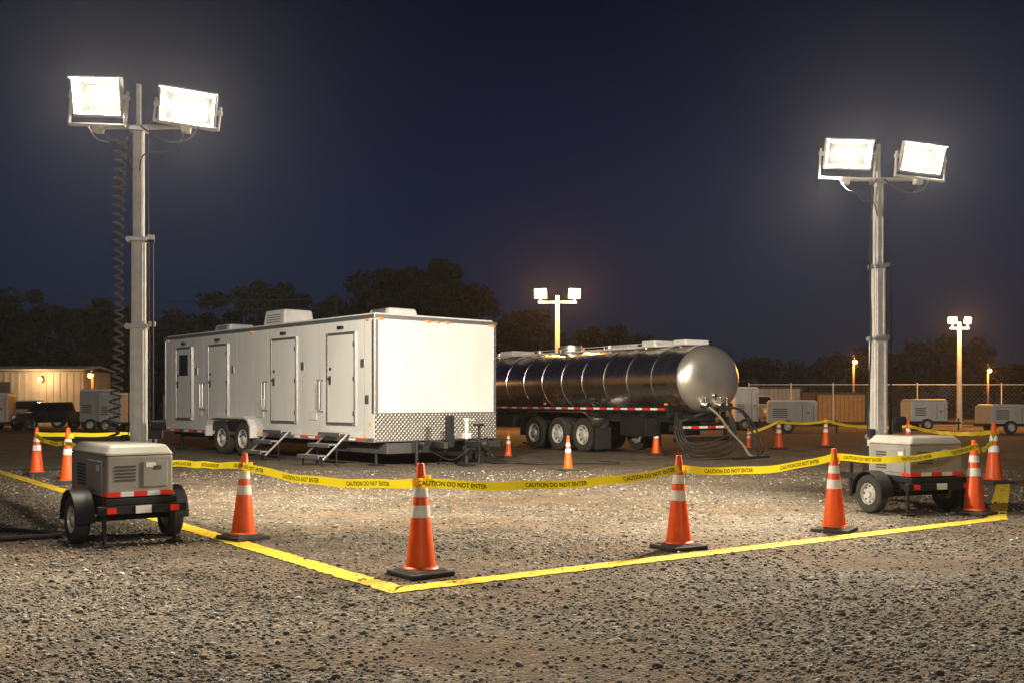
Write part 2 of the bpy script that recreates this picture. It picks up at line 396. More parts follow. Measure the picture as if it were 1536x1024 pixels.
# ------------------------------------------------------------ restroom trailer
def restroom():
    g=group('restroom_trailer',T(-3.09,22.5,0)@RZ(math.degrees(math.atan2(.669,.743))))
    W=3.62;Ln=11.5;z0=.56;z1=3.42
    B(g,'body_shell',WHITE,bev=.03).box((W/2,Ln/2,(z0+z1)/2),(W,Ln,z1-z0)).done()
    B(g,'roof',WHITE2,bev=.03).box((W/2,Ln/2,z1+.02),(W-.1,Ln-.1,.08)).done()
    b=B(g,'aluminium_trim',ALU,bev=.006)
    b.box((W/2,-.006,z1-.03),(W+.03,.03,.09)).box((-.006,Ln/2,z1-.03),(.03,Ln+.03,.09))
    b.box((-.004,.06,(1.2+z1)/2-.05),(.012,.10,z1-1.3)).box((.05,-.004,(1.2+z1)/2-.05),(.09,.012,z1-1.3)).box((W-.05,-.004,(1.2+z1)/2-.05),(.09,.012,z1-1.3))
    b.box((-.008,Ln/2,z0+.04),(.02,Ln,.10)).box((-.004,Ln-.05,(z0+z1)/2),(.012,.09,z1-z0-.2))
    b.done()
    b=B(g,'rear_diamond_plate',DIAM); b.box((W/2,-.005,.885),(W-.01,.014,.62)).done()
    b=B(g,'plate_edge',ALU,bev=.004); b.box((W/2,-.012,1.205),(W+.01,.02,.03)).box((W/2,-.012,.575),(W+.01,.02,.03)).done()
    b=B(g,'panel_seams',SEAM)
    for y in (.40,2.35,3.15,4.95,5.75,6.7,8.75,9.25,10.9): b.box((-.0015,y,(z0+z1)/2),(.005,.014,z1-z0-.16))
    for x in (1.2,2.42): b.box((x,-.0015,(1.2+z1)/2-.03),(.005,.004,z1-1.3))
    b.done()
    b=B(g,'rivets',ALU)
    for y in np.arange(.2,11.4,.3): b.box((-.012,float(y),z1-.06),(.012,.018,.018))
    for x in np.arange(.1,3.6,.15): b.box((float(x),-.02,1.205),(.016,.014,.016))
    for zz in np.arange(1.35,3.3,.17): 
        b.box((.03,-.012,float(zz)),(.014,.01,.014)).box((W-.03,-.012,float(zz)),(.014,.01,.014))
    b.done()
    doors=[(.78,1.98),(3.45,4.70),(7.2,8.4),(9.5,10.6)]
    fr=B(g,'door_frames',ALU,bev=.006); lf=B(g,'door_leaves',WHITE,bev=.01); hd=B(g,'door_hardware',BLK,bev=.004); gb=B(g,'grab_rails',ALU,smooth=True); gap=B(g,'door_gaps',DGREY)
    for i,(a,c) in enumerate(doors):
        zb,zt=.95,3.06; ym=(a+c)/2
        fr.box((-.016,a,(zb+zt)/2),(.045,.06,zt-zb+.06)).box((-.016,c,(zb+zt)/2),(.045,.06,zt-zb+.06)).box((-.016,ym,zt),(.044,c-a-.06,.06)).box((-.02,ym,zb),(.06,c-a-.06,.05))
        gap.box((-.003,ym,(zb+zt)/2),(.01,c-a-.06,zt-zb-.05))
        lf.box((-.014,ym,(zb+zt)/2),(.03,c-a-.075,zt-zb-.065))
        for zz in (1.2,2.0,2.8): hd.box((-.04,a+.035,zz),(.02,.03,.10))
        hd.box((-.045,c-.16,1.98),(.04,.05,.20)).box((-.07,c-.16,2.02),(.03,.12,.03)).box((-.035,c-.16,2.25),(.02,.07,.07))
        hd.box((-.035,ym,3.2),(.07,.20,.07))
        fr.box((-.01,a-.30,2.35),(.015,.16,.20))
        if i<3:
            r=c+.20
            gb.tube(smooth_path([(-.02,r,1.25),(-.10,r,1.28),(-.11,r,1.5),(-.11,r,1.8),(-.10,r,1.98),(-.02,r,2.0)],5),.018)
            gb.tube(smooth_path([(-.02,r+.16,1.25),(-.10,r+.16,1.28),(-.11,r+.16,1.5),(-.11,r+.16,1.8),(-.10,r+.16,1.98),(-.02,r+.16,2.0)],5),.018)
    fr.done();lf.done();hd.done();gb.done();gap.done()
    B(g,'door_window',GLASSD,bev=.01).box((-.032,10.05,2.55),(.012,.6,.62)).done()
    B(g,'utility_hatch',WHITE2,bev=.01).box((-.012,5.35,1.3),(.025,.42,.5)).box((-.012,2.65,1.15),(.025,.35,.25)).box((-.012,9.0,1.2),(.02,.3,.3)).done()
    B(g,'hookup_port',DGREY,bev=.01).box((.0,.30,1.52),(.05,.13,.2)).done()
    b=B(g,'marker_lights',AMB,bev=.008)
    for x in (.16,1.5,1.78,2.06,W-.16): b.box((x,-.025,z1-.08),(.13,.03,.045))
    for y in (.25,5.8,11.2): b.box((-.03,y,z1-.10),(.03,.12,.045))
    for y in (.35,2.9,5.4,11.2): b.box((-.025,y,.66),(.02,.11,.05))
    b.sph((-.01,.16,.98),.035); b.done()
    b=B(g,'red_reflectors',RED); 
    for y in (.6,2.4,3.1,4.9,8.7,9.6,10.6): b.box((-.021,y,.605),(.006,.28,.05))
    b.done()
    b=B(g,'white_reflectors',REFL)
    for y in (.9,2.7,3.4,9.0,9.9,10.9): b.box((-.021,y,.605),(.006,.28,.05))
    b.done()
    b=B(g,'underframe',BLK,bev=.01)
    b.box((.6,Ln/2,.47),(.10,Ln-.2,.16)).box((W-.6,Ln/2,.47),(.10,Ln-.2,.16))
    for y in np.arange(.3,11.3,.9): b.box((W/2,float(y),.50),(W-.3,.07,.08))
    b.box((W/2,3.3,.40),(1.7,2.2,.22)).box((W/2,9.7,.40),(1.7,1.6,.22))
    for x,y in((.35,.45),(W-.35,.45),(.35,11.0),(W-.35,11.0)): b.cyl((x,y,.02),(x,y,.5),.04).box((x,y,.02),(.28,.28,.03))
    b.cyl((.3,6.2,.43),(W-.3,6.2,.43),.05).cyl((.3,7.5,.43),(W-.3,7.5,.43),.05)
    b.done()
    for y in (6.25,7.5):
        wheel(g,T(.06,y,.46),.46,.26); wheel(g,T(W-.1,y,.46)@RZ(180),.46,.26)
    B(g,'wheel_well',BLK).box((.10,6.87,.72),(.235,2.5,.44)).done()
    pr=[(5.50,.50),(5.52,.82),(5.68,1.0),(5.9,1.08),(7.85,1.08),(8.07,1.0),(8.23,.82),(8.25,.50),(8.17,.50),(8.15,.8),(8.02,.95),(7.85,1.01),(5.9,1.01),(5.73,.95),(5.60,.8),(5.58,.50)]
    B(g,'wheel_fender',WHITE,bev=.01).prism(pr,-.20,.12).done()
    for yc in (1.38,4.07):
        b=B(g,'entry_steps',ALU,bev=.006)
        for k in range(3):
            z=.74-.25*k; x=-.22-.28*k
            b.box((x,yc,z),(.26,.95,.035)).box((x-.125,yc,z-.03),(.015,.95,.07))
        for sy in (-.46,.46):
            b.box((-.46,yc+sy,.43),(.045,.025,.86),RY(48.5))
        b.done()
        b=B(g,'step_legs',BLK); 
        for sy in (-.42,.42): b.box((-.78,yc+sy,.1),(.03,.03,.2)).box((-.40,yc+sy,.25),(.03,.03,.5))
        b.done()
    def ac(y,h,l,w,x=1.6):
        B(g,'roof_unit',WHITE2,bev=.05).frus((x,y,z1+.06),(w,l),(w*.88,l*.88),h).done()
        b=B(g,'roof_unit_grille',DGREY)
        for k in range(6): b.box((x-w*.495+.0085*k*h*1.6,y,z1+.14+h*.12*k),(.02,l*.6,.018))
        b.done()
        B(g,'roof_unit_base',SEAM).box((x,y,z1+.07),(w+.06,l+.06,.03)).done()
    ac(6.68,.56,1.25,1.0); ac(1.55,.26,.95,.9); ac(10.0,.34,1.1,.9)
    b=B(g,'hitch_frame',BLK,bev=.01)
    cx=W/2
    b.box((cx-.50,-.62,.50),(.10,1.55,.14),RZ(-24)).box((cx+.50,-.62,.50),(.10,1.55,.14),RZ(24))
    b.box((cx,-.35,.52),(1.3,.08,.10)).box((cx,-1.40,.52),(.22,.5,.12)).box((cx,-.80,.60),(.7,.35,.04))
    b.sph((cx,-1.68,.53),.10)
    b.cyl((cx,-1.05,.05),(cx,-1.05,.62),.05).box((cx,-1.05,.025),(.3,.3,.04))
    b.cyl((cx-.8,-.22,.02),(cx-.8,-.22,.6),.045).cyl((cx+1.3,-.22,.02),(cx+1.3,-.22,.6),.045)
    b.tube(smooth_path([(cx,-1.3,.5),(cx-.3,-.9,.15),(cx-.5,-.3,.35)],8),.015)
    b.cyl((cx-.25,-.32,.02),(cx-.5,-.9,.35),.02).cyl((cx+.25,-.32,.02),(cx+.5,-.9,.35),.02)
    b.box((cx-.42,-.95,.80),(.14,.16,.72)).cyl((cx+.5,-.9,.02),(cx+.5,-.9,.9),.035).box((cx+.5,-.9,.93),(.2,.2,.06))
    b.done()
    B(g,'jack_housing',GALV,bev=.01).cyl((cx,-1.05,.62),(cx,-1.05,1.02),.045).cyl((cx,-1.05,1.02),(cx,-1.05,1.1),.06).cyl((cx+.05,-1.05,1.05),(cx+.24,-1.05,1.05),.012).box((cx+.35,-.5,.66),(.3,.24,.16)).done()
    b=B(g,'supply_hoses',RUB,smooth=True)
    for k in range(4):
        o=k*.09
        b.tube(smooth_path([(cx+.6+o,-.1,.55),(cx+.75+o,-.45,.5),(cx+.9+o,-.8,.06+.01*k),(cx+1.5,-1.5-o,.03),(cx+2.0+o,-2.1,.03),(cx+3.0,-2.7-o,.03),(cx+3.2,-2.3-.6*o,.03)],10),.024)
    b.done()
    B(g,'shadow_pan',DGREY,bev=.02).prism([(-.05,.28),(-.05,.53),(2.6,.53),(2.2,.28)],.3,W-.3).done()  # dark pan shape standing in for the shadow under the trailer front
restroom()

# ------------------------------------------------------------ tanker
def tanker():
    g=group('tanker_trailer',T(5.2,26.5,0)@RZ(math.degrees(math.atan2(.545,.838))))
    A=T(0,0,2.06)@RX(-90)
    Ln=13.0; a,bz=1.10,.90
    B(g,'tank_shell',TANK,A,smooth=True).lathe([(1,.02),(1,Ln-.02),(.97,Ln+.06),(.88,Ln+.15),(.5,Ln+.3),(0,Ln+.34)],seg=96,sx=a,sy=bz).done()
    B(g,'tank_head',TANKH,A,smooth=True).lathe([(0,-.36),(.12,-.358),(.25,-.352),(.38,-.339),(.5,-.32),(.62,-.29),(.72,-.25),(.80,-.21),(.86,-.17),(.91,-.13),(.95,-.085),(.98,-.04),(1,.02)],seg=96,sx=a,sy=bz).done()
    b=B(g,'tank_bands',CHROME,A,smooth=True)
    for y in [.04]+list(np.arange(1.05,Ln,1.02)):
        y=float(y); e=1.014
        b.lathe([(1.0,y-.025),(e,y-.018),(e,y+.018),(1.0,y+.025)],seg=96,sx=a,sy=bz)
    b.done()
    b=B(g,'chassis',BLK,bev=.01)
    for x in (-.5,.5): b.box((x,Ln/2,1.02),(.12,Ln-.6,.22))
    for y in np.arange(.6,12.6,1.0): b.box((0,float(y),1.12),(1.9,.09,.16))
    b.box((-1.05,Ln/2+.2,1.27),(.06,Ln-.4,.13)).box((1.05,Ln/2+.2,1.27),(.06,Ln-.4,.13))
    b.box((0,.25,.78),(2.2,.14,.16)).box((-.85,.3,1.0),(.1,.1,.4)).box((.85,.3,1.0),(.1,.1,.4)).box((0,.12,.48),(2.2,.1,.12))
    for x in (-.8,.8): b.box((x,.18,.62),(.09,.09,.25))
    b.box((-.75,1.9,.78),(.5,1.1,.5)).box((.75,1.9,.78),(.5,1.1,.5)).box((-.2,2.8,.8),(.7,.3,.4))
    for y in (3.99,5.24,6.5): b.cyl((-1.0,y,.5),(1.0,y,.5),.07).box((-.5,y,.8),(.12,.6,.3)).box((.5,y,.8),(.12,.6,.3))
    for x in (-.8,.8): b.box((x,9.6,.6),(.13,.13,1.1)).box((x,9.6,.04),(.4,.35,.05))
    b.box((-1.0,8.3,.85),(.35,1.3,.4))
    b.done()
    for y in (3.99,5.24,6.5):
        wheel(g,T(-1.03,y,.5),.50,.30,RIM,.58); wheel(g,T(1.03,y,.5)@RZ(180),.50,.30,RIM,.58)
        wheel(g,T(-.70,y,.5),.50,.28,RIM,.56,False)
    def arc(yc,r,a0,a1,n=8): return [(yc+r*math.cos(math.radians(a0+(a1-a0)*i/n)),.52+r*math.sin(math.radians(a0+(a1-a0)*i/n))) for i in range(n+1)]
    outer=arc(3.99,.66,190,90)+arc(6.5,.66,90,-10)
    inner=arc(3.99,.63,190,90)+arc(6.5,.63,90,-10)
    B(g,'mudguard',CHROME,smooth=True).prism(outer+inner[::-1],-1.24,-.62).done()
    B(g,'mudguard_far',CHROME,smooth=True).prism(outer+inner[::-1],.62,1.24).done()
    B(g,'mudflap',RUB).box((-.95,3.28,.42),(.58,.02,.62)).box((.95,3.28,.42),(.58,.02,.62)).done()
    b=B(g,'red_reflective_tape',RED); w=B(g,'white_reflective_tape',REFL)
    y=.5;k=0
    while y<12.6:
        (b if k%2==0 else w).box((-1.083,y+.14,1.27),(.006,.28,.055)); y+=.30 if k%2==0 else .32; k+=1
    for i in range(7):
        (b if i%2==0 else w).box((-.9+.3*i,.176,.79),(.29,.006,.06)) 
    b.done(); w.done()
    b=B(g,'rear_lights',RED,bev=.006); 
    for x in (-.95,-.8,.8,.95): b.cyl((x,.15,.79),(x,.185,.79),.05)
    b.done()
    B(g,'side_markers',AMB,bev=.006).box((-1.09,.45,1.4),(.03,.1,.05)).box((-1.09,6.0,1.4),(.03,.1,.05)).done()
    zt=2.06+bz
    b=B(g,'top_walkway',GALV,bev=.008)
    for x in (-.36,.36): b.box((x,6.0,zt+.03),(.05,11,.05))
    for y in np.arange(.6,11.6,.55): b.box((0,float(y),zt+.04),(.72,.06,.03))
    b.box((-.42,6.0,zt+.12),(.03,11,.02)); 
    for y in np.arange(.6,11.6,1.1): b.box((-.42,float(y),zt+.07),(.03,.03,.12))
    b.done()
    b=B(g,'rollover_boxes',WHITE2,bev=.03)
    b.box((-.1,.55,zt+.08),(.85,.5,.14)).box((-.1,1.9,zt+.1),(.7,.55,.18)).box((-.15,3.3,zt+.1),(.3,.9,.1)).box((0,9.2,zt+.12),(.9,.8,.16)).box((0,12.0,zt+.1),(.9,.5,.16))
    b.done()
    b=B(g,'manholes',ALU,smooth=True)
    for y in (6.1,): b.cyl((0,y,zt-.03),(0,y,zt+.2),.42,seg=28).cyl((0,y,zt+.2),(0,y,zt+.25),.34,seg=28)
    for y in (1.2,2.6,4.3,8.0,10.5): b.cyl((.1,y,zt),(.1,y,zt+.18),.09)
    b.done()
    b=B(g,'discharge_valves',CHROME,smooth=True)
    for x in (-.42,.10,.34): b.cyl((x,-.22,1.38),(x,-.42,1.34),.075).cyl((x,-.42,1.34),(x,-.45,1.335),.11).cyl((x,-.34,1.36),(x,-.34,1.55),.018).sph((x,-.34,1.56),.035)
    b.cyl((-.1,-.31,1.62),(-.1,-.38,1.62),.05)
    b.done()
    B(g,'placard',REFL).box((.62,-.275,2.02),(.13,.006,.16),RZ(24)).done()
    B(g,'pipe_run',BLK,smooth=True).cyl((-.9,.1,.95),(-.2,-.2,1.2),.05).cyl((.1,-.2,1.25),(.1,.3,1.0),.07).box((-.3,-.02,1.05),(.9,.12,.16)).done()
    b=B(g,'suction_hoses',RUB,smooth=True)
    for k in range(4):
        o=.15*k
        b.tube(smooth_path([(-1.15+.05*k,.0,1.08-.03*k),(-1.38+o*.8,-.25,.62-.05*k),(-1.15+o*.9,-.45,.12+o*.55),(-.35+o*.2,-.6,.05+o*.95),(.35-o*.4,-.6,.25+o*.9),(.48-o*.4,-.5,.85),(.25+.04*k,-.45,1.32)],10),.027)
    b.tube(smooth_path([(.1,-.45,1.33),(.55,-.6,1.25),(.92,-.6,.85),(1.0,-.75,.3),(.8,-1.0,.04),(.4,-1.2,.03),(-.4,-1.3,.03)],10),.03)
    b.tube(smooth_path([(.34,-.45,1.33),(.75,-.55,1.2),(1.15,-.6,.75),(1.25,-.75,.25),(1.0,-.9,.04)],10),.028)
    b.tube(smooth_path([(-.9,.1,1.0),(-1.25,-.2,.6),(-1.15,-.5,.06),(-.8,-.9,.03),(0,-1.1,.03),(1.2,-1.0,.03)],10),.03)
    b.done()
    b=B(g,'pale_hose',mat('pale_hose',(.26,.235,.18),.6),smooth=True)
    b.tube(smooth_path([(-.42,-.45,1.33),(-.2,-.6,1.1),(.15,-.65,.7),(.55,-.7,.35),(.75,-.8,.05),(1.1,-.9,.04)],10),.035)
    b.done()
tanker()

# ------------------------------------------------------------ light towers
def area(name,parent,p,tgt,sx,sy,W,c):
    l=bpy.data.lights.new(name,'AREA'); l.shape='RECTANGLE'; l.size=sx; l.size_y=sy; l.energy=W; l.color=c
    o=bpy.data.objects.new(name,l); col.objects.link(o); o.location=p; o.rotation_euler=tgt; o.parent=parent; return o
def spot(name,parent,p,direction,W,c,ang,r=.15):
    l=bpy.data.lights.new(name,'SPOT'); l.energy=W; l.color=c; l.spot_size=math.radians(ang); l.spot_blend=.8; l.shadow_soft_size=r
    o=bpy.data.objects.new(name,l); col.objects.link(o); o.location=p; o.rotation_euler=Vector(direction).to_track_quat('-Z','Y').to_euler(); o.parent=parent
def point(name,parent,p,W,c,r=.1):
    l=bpy.data.lights.new(name,'POINT'); l.energy=W; l.color=c; l.shadow_soft_size=r
    o=bpy.data.objects.new(name,l); col.objects.link(o); o.location=p; o.parent=parent
WC=(1,.87,.68)
def tower(mx,my,top,corner,a,Wd,Ln,axle,ww,heads,spots,gen_z=(.50,1.03),coil=True,mast_w=(.20,.12),lampW=620):
    g=group('light_tower',T(mx,my,0))
    M=T(corner[0]-mx,corner[1]-my,0)@RZ(a)
    z0,z1=gen_z
    B(g,'generator_body',GREYP,M,bev=.02).box((Wd/2,Ln/2,(z0+z1-.1)/2),(Wd,Ln,z1-.1-z0)).done()
    B(g,'generator_lid',CREAM,M,bev=.03).frus((Wd/2,Ln/2,z1-.10),(Wd+.03,Ln+.03),(Wd*.86,Ln*.9),.11).done()
    b=B(g,'louvre_panel',DGREY,M)
    for k in range(7): b.box((-.004,Ln*.68,z0+.10+.035*k),(.01,Ln*.24,.018))
    for k in range(5): b.box((Wd*.28,-.004,z0+.18+.035*k),(Wd*.3,.01,.015))
    b.box((-.006,Ln*.40,z0+.28),(.014,.10,.03)).box((Wd*.75,-.008,z0+.3),(.08,.02,.04))
    b.done()
    b=B(g,'access_door',GREYP,M,bev=.008); b.box((-.006,Ln*.30,(z0+z1)/2-.05),(.016,Ln*.38,.32)).box((Wd*.72,-.006,(z0+z1)/2-.03),(Wd*.38,.016,.27)).done()
    b=B(g,'stickers',REFL,M); b.box((-.015,Ln*.2,z0+.30),(.004,.09,.06)).box((Wd*.65,-.015,z0+.33),(.10,.004,.05)).done()
    r=B(g,'red_reflectors',RED,M); w=B(g,'white_reflectors',REFL,M)
    for k in range(5): (r if k%2==0 else w).box((Wd*(.1+.2*k),-.005,z0+.035),(Wd*.195,.008,.05))
    for k in range(2): r.box((-.004,Ln*(.1+.7*k),z0+.03),(.008,.12,.045))
    r.box((.02,-.10,z0-.12),(.09,.03,.06)).box((Wd-.02,-.10,z0-.12),(.09,.03,.06)); w.box((Wd*.5,-.1,z0-.12),(.16,.012,.08))
    r.done(); w.done()
    b=B(g,'trailer_frame',BLK,M,bev=.008)
    b.box((Wd/2,Ln/2,z0-.04),(Wd+.05,Ln+.1,.07)).box((Wd/2,-.06,z0-.12),(Wd+.22,.07,.09))
    b.box((.05,Ln/2,z0-.12),(.07,Ln,.09)).box((Wd-.05,Ln/2,z0-.12),(.07,Ln,.09))
    b.cyl((-ww,axle,.24),(Wd+ww,axle,.24),.03).box((.08,axle,.31),(.06,.5,.05)).box((Wd-.08,axle,.31),(.06,.5,.05))
    b.box((Wd/2,Ln+.55,z0-.1),(.09,1.1,.09)).box((Wd*.28,Ln+.25,z0-.1),(.07,.8,.07),RZ(-28)).box((Wd*.72,Ln+.25,z0-.1),(.07,.8,.07),RZ(28))
    b.cyl((Wd/2,Ln+.9,.1),(Wd/2,Ln+.9,.7),.03)
    for x in (-.02,Wd+.02):
        b.cyl((x,.02,.03),(x,.02,.5),.022).box((x,.02,.015),(.14,.14,.02))
    b.done()
    wheel(g,M@T(-ww,axle,.255),.255,.15); wheel(g,M@T(Wd+ww,axle,.255)@RZ(180),.255,.15)
    wheel(g,M@T(Wd*.45,Ln+.55,.13),.13,.08,RIM,.5,False)
    def arc(rr,n=10): return [(axle+rr*math.cos(math.radians(t)),.26+rr*math.sin(math.radians(t))) for t in np.linspace(185,-5,n)]
    for x0 in (-ww-.10,Wd+ww-.10):
        B(g,'mudguard',BLK,M,bev=.004,smooth=True).prism(arc(.31)+arc(.29)[::-1],x0,x0+.20).done()
    RM=RZ(a*.35)
    zs=[.35,1.0,2.35,3.35,top-.42]
    b=B(g,'mast_sections',GALV,RM,bev=.01); cl=B(g,'mast_collars',ALU,RM,bev=.006)
    for i in range(4):
        w_=mast_w[0]+(mast_w[1]-mast_w[0])*i/3
        b.box((0,0,(zs[i]+zs[i+1])/2),(w_,w_,zs[i+1]-zs[i]+(.0 if i==3 else .04)))
        b.box((w_*.30,-w_/2-.006,(zs[i]+zs[i+1])/2),(.02,.014,zs[i+1]-zs[i]-.1)).box((-w_*.30,-w_/2-.006,(zs[i]+zs[i+1])/2),(.02,.014,zs[i+1]-zs[i]-.1))
        if i: cl.box((0,0,zs[i]),(w_+.07,w_+.07,.05)).box((w_/2+.07,0,zs[i]+.03),(.08,.05,.06)).cyl((-w_/2-.05,-.05,zs[i]),(-w_/2-.05,.05,zs[i]),.035)
    b.box((0,0,top-.42+.25),(.05,.05,.55))
    b.done()
    cl.box((0,0,top-.42),(.2,.16,.05)).done()
    b=B(g,'mast_base_winch',BLK,RM,bev=.01); b.box((0,0,.62),(mast_w[0]+.10,mast_w[0]+.1,.5)).box((mast_w[0]*.5+.1,-.08,1.15),(.14,.12,.18)).cyl((mast_w[0]*.5+.05,-.12,1.22),(mast_w[0]*.5+.22,-.12,1.22),.06).box((-.14,-.08,1.05),(.08,.1,.12)).done()
    b=B(g,'mast_cables',BLK,smooth=True)
    b.cyl((.17,-.02,1.0),(.17,-.02,3.33),.012).box((.13,-.02,3.33),(.12,.03,.03)).cyl((.12,.02,1.0),(.10,.02,top-.5),.006).cyl((-.12,.0,1.0),(-.09,0,top-.5),.006)
    if coil:
        P=[]; n=34*14
        for i in range(n+1):
            u=i/n; th=2*math.pi*34*u; rr=.050+.010*math.sin(u*9)
            cx=-.175-.09*u-.02*math.sin(u*7); P.append((cx+rr*math.cos(th),-.05+rr*math.sin(th),top-.52-(top-1.55)*u))
        B(g,'coiled_cord',COIL,smooth=True).tube(P,.014,7).done()
        b.tube(smooth_path([(-.25,-.04,1.05),(-.2,-.1,.9),(-.1,-.2,.85)],6),.012)
    else:
        b.tube(smooth_path([(-.09,-.06,top-.5),(-.14,-.06,top-1.5),(-.12,-.06,top-2.5),(-.17,-.06,1.1)],8),.012)
    hx=[h[0] for h in heads]
    hb=B(g,'crossbar',GALV,bev=.006); zb=top-.36
    hb.cyl((min(hx),0,zb-.03),(max(hx),0,zb-.03),.028)
    hb.done()
    for i,(dx,dz,yaw,pit,roll,w_,h_) in enumerate(heads):
        c=Vector((dx,-.10,dz)); R=RZ(yaw)@RX(pit)@RY(roll)
        Hm=T(*c)@R
        F=Hm@RX(90)  # local +z -> -y
        B(g,'lamp_housing',HOUS,F@T(0,0,-.012),bev=.008).frus((0,0,-.20),(w_*.5,h_*.45),(w_+.03,h_+.03),.20,open_=True).done()
        B(g,'lamp_reflector',GLOW,F).frus((0,0,-.13),(w_*.80,h_*.72),(w_,h_),.13,open_=True).done()
        B(g,'lamp_rim',GALV,F,bev=.004).box((0,h_/2+.02,.03),(w_+.06,.024,.11)).box((-w_/2-.02,0,.01),(.03,h_+.04,.06)).box((w_/2+.02,0,.01),(.03,h_+.04,.06)).box((0,-h_/2-.02,.01),(w_+.06,.03,.06)).done()
        B(g,'lamp_arc_tube',GLOWC,F,smooth=True).cyl((-w_*.25,0,-.095),(w_*.25,0,-.095),.03).done()
        Pv=T(dx,-.10,dz)@RZ(yaw)@RY(roll)
        hbk=B(g,'lamp_bracket',GALV,Pv,bev=.004)
        wb=w_/2+.075; zl=zb-.02-dz
        hbk.box((-wb,.02,zl/2+.03),(.022,.04,-zl+.08)).box((wb,.02,zl/2+.03),(.022,.04,-zl+.08)).box((0,.02,zl-.01),(2*wb+.02,.045,.03)).cyl((-wb-.02,.02,0),(-wb+.05,.02,0),.03).cyl((wb-.05,.02,0),(wb+.02,.02,0),.03)
        hbk.cyl((0,.02,zl-.09),(0,.02,zl),.02).box((0,.05,zl-.05),(.10,.10,.08))
        hbk.done()
        nrm=(Hm.to_3x3()@Vector((0,-1,0)))
        p=c-nrm*.055
        Q=Matrix((Hm.to_3x3()@Vector((1,0,0)),Hm.to_3x3()@Vector((0,0,1)),nrm*-1)).transposed()
        if Q.determinant()<0: Q=Matrix((Hm.to_3x3()@Vector((-1,0,0)),Hm.to_3x3()@Vector((0,0,1)),nrm*-1)).transposed()
        area('lamp_light',g,p,Q.to_euler(),w_*.78,h_*.66,lampW,WC)
        s=1 if dx>0 else -1
        b.tube(smooth_path([(dx+s*.12,-.08,zb-.05),(dx,-.1,zb-.20),(dx-s*.25,-.1,zb-.22),(s*.05,-.08,zb-.04)],8),.009)
        b.tube(smooth_path([(dx-s*.05,-.05,zb-.1),(dx-s*.2,-.05,zb-.32),(s*.1,-.08,zb-.36),(s*.04,-.08,zb-.55)],8),.008)
    b.done()
    for p,d,W,ang in spots:
        spot('yard_fill_spot',g,p,d,W,WC,ang)  # added spot with no lamp head, brightens yard, trailer and tanker
    return g
tower(-4.31,11.55,5.04,(-4.134,10.2),38,.68,1.35,.52,.15,
      [(-.43,4.97,-12,14,5,.57,.38),(.60,4.84,8,14,7,.57,.36)],
      [((-.1,.25,4.7),(.05,1,-.34),3000,105),((.35,.2,4.7),(.50,.75,-.50),5600,135)])
tower(5.09,13.9,4.95,(5.174,13.0),20,.86,.80,.48,.21,
      [(-.45,4.89,-8,14,4,.58,.35),(.56,4.83,10,14,4,.58,.35)],
      [((-.3,.2,4.6),(-.80,.75,-.38),1300,100),((-.5,-.05,4.5),(-.80,.05,-.62),5000,135),((.1,.3,4.6),(-.1,1,-.24),3600,95)],gen_z=(.50,1.02),coil=False,mast_w=(.22,.11))
B(None,'ground_cable',RUB,smooth=True).tube(smooth_path([(-4.9,10.9,.03),(-5.6,10.6,.03),(-6.1,11.0,.03),(-7.2,10.9,.03),(-9.5,11.3,.03)],10),.03).tube(smooth_path([(-4.9,10.8,.03),(-5.5,11.3,.03),(-6.6,11.4,.03),(-9.5,11.0,.03)],10),.022).done()

def far_tower(x,y,z,dx,size,name='floodlight_pole',W=220):
    g=group(name,T(x,y,0))
    B(g,'pole',GALV,smooth=True).cyl((0,0,0),(0,0,z-.1),.16,.09).done()
    b=B(g,'crossarm',GALV); b.box((0,0,z-.42),(dx*2+.2,.08,.08)).done()
    for s in (-1,1):
        F=T(s*dx,-.1,z)@RZ(s*18)@RX(10)@RX(90)
        B(g,'lamp_housing',HOUS,F).frus((0,0,-.2),(size*.5,size*.4),(size+.04,size*.75+.04),.2).done()
        B(g,'lamp_glass',GLOWW,F).box((0,0,.005),(size,size*.75,.01)).done()
        B(g,'lamp_stem',GALV).cyl((s*dx,0,z-.42),(s*dx,-.1,z-.15),.03).done()
        point('lamp_light',g,(s*dx,-.42,z),W,(1,.44,.11),.12)
far_tower(2.27,50,6.8,.85,.6,W=2200); far_tower(24.6,55,5.86,.42,.42,W=1500)
def street(x,y,z,W=60,pole=True):
    g=group('street_lamp',T(x,y,0))
    if pole:
        B(g,'pole',WOOD,smooth=True).cyl((0,.25,0),(0,.25,z+.5),.10,.07).done()
        B(g,'arm',GALV,smooth=True).tube(smooth_path([(0,.25,z+.2),(0,.1,z+.3),(0,0,z+.14)],6),.03).done()
    B(g,'shade',HOUS,smooth=True).lathe([(.05,z+.2),(.1,z+.16),(.2,z+.10)]).done()
    B(g,'bulb',BULB,smooth=True).sph((0,0,z+.02),.16).done()
    point('lamp_light',g,(0,-.35,z-.1),W,(1,.36,.06),.08)
street(23.3,68,4.1,1200); street(35.8,75,3.7,1200); street(-23.8,56.5,2.9,300)

